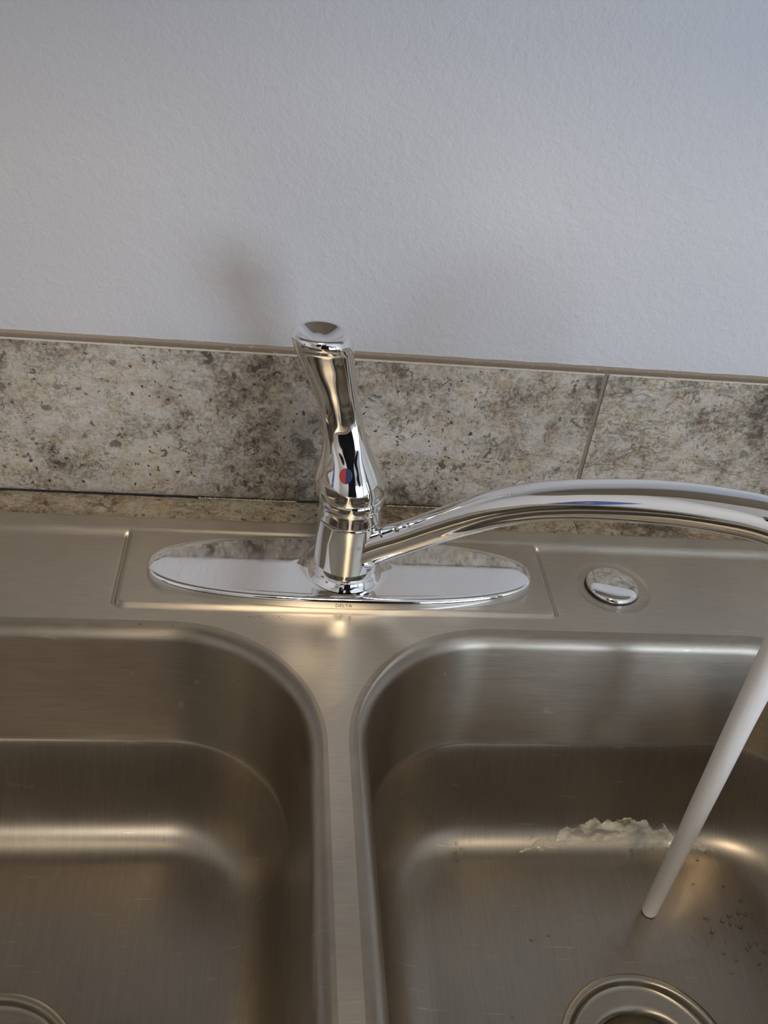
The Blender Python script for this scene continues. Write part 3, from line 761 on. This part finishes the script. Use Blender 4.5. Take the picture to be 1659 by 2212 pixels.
# ------------------------------------------------------------------ running water
SXW, SYW = 215.7, -140.1
def water():
    n = 40; rings = []
    zt = 121.0; zb = FLZ-.3
    for q in range(101):
        t = q/100; z = zt+(zb-zt)*t
        r = 8.3-3.2*t**.8
        ring = []
        for i in range(n):
            th = 2*math.pi*i/n
            wob = .35*noise.noise(Vector((math.cos(th)*.8, math.sin(th)*.8, z*.025)))*(.4+t)
            ring.append((SXW+(r+wob)*math.cos(th), SYW+(r+wob)*math.sin(th), z))
        rings.append(ring)
    V, F = loft(rings, True); V = V; o = mesh('water_stream', V, F, STREAM)
    tag(o, 'smooth whitish stream of running water falling from the spout into the right bowl', 'water')
    # height of the right basin's surface near the back fillet
    B = BOWLS[1]; prof = basin_profile(1.0)
    def surf(y):
        ins = (B['cy']+B['hy'])-y
        for (d0, z0), (d1, z1) in zip(prof, prof[1:]):
            if d0 <= ins <= d1 and d1 > d0: return z0+(z1-z0)*(ins-d0)/(d1-d0)
        return FLZ
    # lumpy water pushed up against the back fillet
    V = []; idx = {}; F = []
    nx, nyy = 190, 46; x0, x1 = 134, 278; y0, y1 = -103, -66
    for i in range(nx+1):
        for j in range(nyy+1):
            x = x0+(x1-x0)*i/nx; y = y0+(y1-y0)*j/nyy
            xc = (x-206)/68.0
            mid = -90.0-5*xc*xc+4*(1-xc*xc)
            wdt = 5.8*(1-abs(xc)**2.0)+.5+2.5*noise.noise(Vector((x*.11, 0, 3)))
            e = 1-abs(y-mid-2.2*noise.noise(Vector((x*.16, 5, 1))))/max(wdt, .4)
            th = 1.25*max(0, e)**.5 if e > 0 else 0
            if e > 0:
                th += min(1, e*3)*(.85*noise.noise(Vector((x*.16, y*.42, 0)))+.30*noise.noise(Vector((x*.42, y*.8, 8))))
                th = max(th, .12)
            V.append((x, y, surf(y)+th if e > 0 else surf(y)-.25)); idx[(i, j)] = e
    for i in range(nx):
        for j in range(nyy):
            if max(idx[(i, j)], idx[(i+1, j)], idx[(i, j+1)], idx[(i+1, j+1)]) > 0:
                k = i*(nyy+1)+j; F.append((k, k+nyy+1, k+nyy+2, k+1))
    me_o = mesh('water_ripple', V, F, WATER)
    bm = bmesh.new(); bm.from_mesh(me_o.data); bmesh.ops.delete(bm, geom=[v for v in bm.verts if not v.link_faces], context='VERTS'); bm.to_mesh(me_o.data); bm.free()
    tag(me_o, 'lumpy ridge of splashed water along the back curve of the right bowl', 'water', kind='stuff')
    # thin sheet spreading from the foot of the stream
    V = []; F = []; nr, na = 26, 96
    for q in range(nr+1):
        for i in range(na):
            a = 2*math.pi*i/na; rmax = 40+5*noise.noise(Vector((math.cos(a)*1.5, math.sin(a)*1.5, 4)))
            if math.sin(a) > 0: rmax = min(rmax, 36)
            rr = 5.5+(rmax-5.5)*q/nr
            x, y = SXW+rr*math.cos(a), SYW+rr*math.sin(a)
            z = max(surf(y), FLZ-3*0.0)+.30*(1-(q/nr))**1.5+.05*math.sin(rr*1.3)*(1-q/nr)
            if q == nr: z -= .1
            V.append((x, y, z))
    for q in range(nr):
        for i in range(na):
            k = (i+1) % na; F.append((q*na+i, q*na+k, (q+1)*na+k, (q+1)*na+i))
    o = mesh('water_sheet', V, F, m_water('water_sheet', 1.33, 60, .0006))
    tag(o, 'thin sheet of water spreading over the right bowl floor around the foot of the stream', 'water', kind='stuff')
    # droplets
    rnd = random.Random(12); V = []; F = []
    def drop(x, y, z, r, nrm):
        nrm = Vector(nrm).normalized(); t1 = nrm.orthogonal().normalized(); t2 = nrm.cross(t1)
        base = len(V); k = 8; sx_ = rnd.uniform(.8, 1.5)
        for lev, (rr, hh) in enumerate(((1, 0), (.86, .32), (.5, .52))):
            for q in range(k):
                a = 2*math.pi*q/k
                p = Vector((x, y, z))+t1*(r*rr*math.cos(a)*sx_)+t2*(r*rr*math.sin(a))+nrm*(r*hh)
                V.append(tuple(p))
        V.append(tuple(Vector((x, y, z))+nrm*(r*.58)))
        for lev in range(2):
            for q in range(k):
                q2 = (q+1) % k; F.append((base+lev*k+q, base+lev*k+q2, base+(lev+1)*k+q2, base+(lev+1)*k+q))
        for q in range(k): F.append((base+2*k+q, base+2*k+(q+1) % k, base+3*k))
    def prof_n(y):
        a, b = surf(y-.4), surf(y+.4); return (0, -(b-a)/.8, 1)
    for _ in range(70):     # around the fillet left of the ridge
        x = rnd.gauss(95, 28); y = rnd.uniform(-112, -66)
        if x < 52 or x > 300: continue
        if x < 80 and y > -95: continue
        drop(x, y, surf(y), rnd.choice((.35, .5, .5, .7, 1.0)), prof_n(y))
    for _ in range(90):     # right part of the fillet
        x = rnd.uniform(215, 296); y = rnd.uniform(-105, -64)
        drop(x, y, surf(y), rnd.choice((.4, .6, .8, 1.2)), prof_n(y))
    for _ in range(60):    # right floor
        x = rnd.gauss(275, 16); y = rnd.gauss(-155, 24)
        if x < 246 or x > 300 or y > -110: continue
        drop(x, y, FLZ-.4, rnd.choice((.5, .7, 1.0, 1.4)), (0, 0, 1))
    for _ in range(26):     # scattered over the floor
        x = rnd.uniform(60, 200); y = rnd.uniform(-230, -110)
        if math.hypot(x-186.5, y+235) < 62: continue
        drop(x, y, FLZ-1.0, rnd.choice((.4, .5, .7, .9)), (0, 0, 1))
    o = mesh('water_droplets', V, F, DROP)
    tag(o, 'clear water droplets scattered over the right bowl around the stream', 'water droplets', kind='stuff')
water()

# ------------------------------------------------------------------ specks of dirt on the deck in front of the faucet
def specks():
    rnd = random.Random(3); V = []; F = []
    def speck(x, y, z, r):
        base = len(V); k = 5
        V.append((x, y, z+r*.5))
        for q in range(k):
            a = 2*math.pi*q/k+rnd.random(); V.append((x+r*rnd.uniform(.5, 1.3)*math.cos(a), y+r*rnd.uniform(.5, 1.3)*math.sin(a), z))
        for q in range(k): F.append((base, base+1+q, base+1+(q+1) % k))
    for _ in range(120):
        t = rnd.random(); x = -72+38*t+rnd.gauss(0, 2.5); y = -34.5+rnd.gauss(0, 1.5)
        if rnd.random() < .3*(1-t): continue
        speck(x, y, 0.02, rnd.choice((.12, .16, .22, .3)))
    for x, y, r in ((171, -18, .5), (176, -19, .35), (183, -20, .45), (-124, -44, .55), (-104, -44.5, .4)): speck(x, y, .02, r)
    o = mesh('dirt_specks', V, F, DIRT)
    tag(o, 'fine dark specks of dirt on the steel just in front of the faucet plate', 'dirt', kind='stuff')
specks()

# ------------------------------------------------------------------ ceiling lamps
def lamp(name, x, y, label, r):
    e = empty(name, (x*MM, y*MM, CEIL_Z*MM)); tag(e, label, 'ceiling lamp')
    gm = m_flat('lamp_glass', (1.0, .88, .7), .4, emit=2.5, var=.02)
    lathe('lamp_rim', [(r+14, 0), (r+14, -14), (r+4, -18)], CHROME, e, 48)
    lathe('lamp_glass', [(r+4, -10), (r+4, -14), (r*.7, -18), (0.01, -20)], gm, e, 48)
lamp('ceiling_lamp', 40, -1050, 'round flush ceiling lamp above the sink, seen only as reflections', 175)
lamp('ceiling_lamp', -160, -2850, 'round flush ceiling lamp farther back in the room, seen only as reflections', 205)

# ------------------------------------------------------------------ the person taking the picture (seen in the chrome)
def person():
    p = empty('person', (.13, -.88, FLOOR_Z*MM))
    tag(p, 'person in a dark shirt holding up a phone, mirrored small in the chrome handle', 'person')
    SKIN = m_flat('skin', (.50, .30, .21), .5, var=.06); SHIRT = m_flat('navy_shirt', (.012, .014, .025), .85, var=.2); HAIR = m_flat('dark_hair', (.03, .02, .015), .6)
    def skin(name, V, Eg, rad, m, par, sub=2, root=0):
        me = bpy.data.meshes.new(name); me.from_pydata(V, Eg, []); me.materials.append(m)
        o = bpy.data.objects.new(name, me); COL.objects.link(o); o.parent = par
        md = o.modifiers.new('skin', 'SKIN'); md.use_smooth_shade = True
        me.skin_vertices.new() if not me.skin_vertices else None
        for i, r in enumerate(rad):
            sv = me.skin_vertices[0].data[i]; sv.radius = r if isinstance(r, tuple) else (r, r); sv.use_root = (i == root)
        ss = o.modifiers.new('sub', 'SUBSURF'); ss.levels = sub; ss.render_levels = sub
        return o
    # local coordinates (m), z from the floor; facing +y
    V = [(0, 0, .98), (0, 0, 1.12), (0, .01, 1.28), (0, .01, 1.40), (0, .02, 1.49), (0, .045, 1.55),
         (-.17, .01, 1.41), (-.26, .15, 1.19), (-.23, .37, 1.30), (-.198, .415, 1.318),
         (.17, .01, 1.41), (.29, .15, 1.17), (-.03, .37, 1.30), (-.128, .415, 1.318),
         (-.09, 0, .92), (-.10, .02, .50), (-.10, -.01, .10), (-.10, .13, .04),
         (.09, 0, .92), (.10, .02, .50), (.10, -.01, .10), (.10, .13, .04)]
    E_ = [(0, 1), (1, 2), (2, 3), (3, 4), (4, 5), (3, 6), (6, 7), (7, 8), (8, 9), (3, 10), (10, 11), (11, 12), (12, 13), (0, 14), (14, 15), (15, 16), (16, 17), (0, 18), (18, 19), (19, 20), (20, 21)]
    rad = [(.15, .11), (.14, .105), (.165, .115), (.14, .09), .058, .055, .062, .046, .034, .028, .062, .046, .034, .028, .088, .06, .042, .035, .088, .06, .042, .035]
    body = skin('body', V, E_, rad, SHIRT, p)
    # head
    bm = bmesh.new(); bmesh.ops.create_uvsphere(bm, u_segments=40, v_segments=28, radius=1)
    for v in bm.verts:
        x, y, z = v.co
        jaw = 1-.26*max(0, -z); fx = x*.076*jaw; fy = y*.094*(1-.10*max(0, -z)); fz = z*.116
        if y > 0:
            fy += .019*math.exp(-((x/.16)**2+((z+.12)/.20)**2))          # nose
            fy -= .008*math.exp(-(((abs(x)-.38)/.17)**2+((z-.08)/.12)**2))  # eye sockets
            fy += .006*math.exp(-((x/.32)**2+((z+.50)/.09)**2))           # lips
            fy += .006*math.exp(-((x/.30)**2+((z+.82)/.14)**2))
        if abs(x) > .9: fx += .010*math.copysign(1, x)*math.exp(-((z/.25)**2+(y/.25)**2))
        v.co = (fx, fy, fz)
    h = bmo('head', bm, SKIN, p, scale=1); h.location = (0, .07, 1.63); h.rotation_euler = (R(-24), 0, 0)
    bm = bmesh.new(); bmesh.ops.create_uvsphere(bm, u_segments=32, v_segments=20, radius=1)
    bmesh.ops.delete(bm, geom=[v for v in bm.verts if v.co.z < -.15 or (v.co.y > .45 and v.co.z < .55)], context='VERTS')
    for v in bm.verts: v.co = (v.co.x*.084, v.co.y*.103-.004, v.co.z*.124+.004)
    bmo('hair', bm, HAIR, h, scale=1)
    for sx in (-1, 1):
        bm = bmesh.new(); bmesh.ops.create_uvsphere(bm, u_segments=12, v_segments=8, radius=.011)
        e = bmo('eye', bm, WHITEP, h, scale=1); e.location = (sx*.030, .077, .010)
    # hands closed on the phone: palm and five bent fingers each
    for sx, cx_ in ((-1, -.200), (1, -.126)):
        o_ = sx
        base = Vector((cx_, .415, 1.318))
        V = [tuple(base), tuple(base+Vector((-o_*-.0, .012, .03)))]; E2 = [(0, 1)]; rad = [.027, .026]
        pv = 1
        for k in range(4):
            z = base.z-.012+.019*k; l = (.8, .95, 1, .92)[k]
            a = len(V)
            V += [(cx_+o_*.006, base.y+.022, z+.012), (cx_+o_*.014, base.y+.022+.016*l, z+.016), (cx_+o_*.002, base.y+.022+.020*l, z+.019), (cx_-o_*.016*l, base.y+.018, z+.020)]
            E2 += [(1, a), (a, a+1), (a+1, a+2), (a+2, a+3)]; rad += [.009, .0088, .008, .007]
        a = len(V)
        V += [(cx_-o_*.004, base.y-.004, base.z+.018), (cx_-o_*.020, base.y-.006, base.z+.034), (cx_-o_*.032, base.y-.002, base.z+.044)]
        E2 += [(0, a), (a, a+1), (a+1, a+2)]; rad += [.012, .0095, .008]
        skin('hand', V, E2, rad, SKIN, p, 1)
person()
def phone():
    ph = empty('mobile_phone', (0, 0, 0)); tag(ph, 'dark mobile phone held above the sink, mirrored in the chrome', 'phone')
    cam = scene.camera.matrix_world
    bm = bmesh.new(); box(bm, -40, 40, -90, 65, 6, 14, 3, 3)
    body = bmo('case', bm, m_flat('phone_case', (.01, .01, .012), .4), ph)
    bm = bmesh.new(); box(bm, -37, 37, -87, 62, 14.1, 14.4)
    bmo('screen', bm, m_flat('phone_screen', (.05, .05, .06), .1), ph, False)
    ph.location = cam.translation; ph.rotation_euler = cam.to_euler()
phone()
bpy.context.view_layer.update()
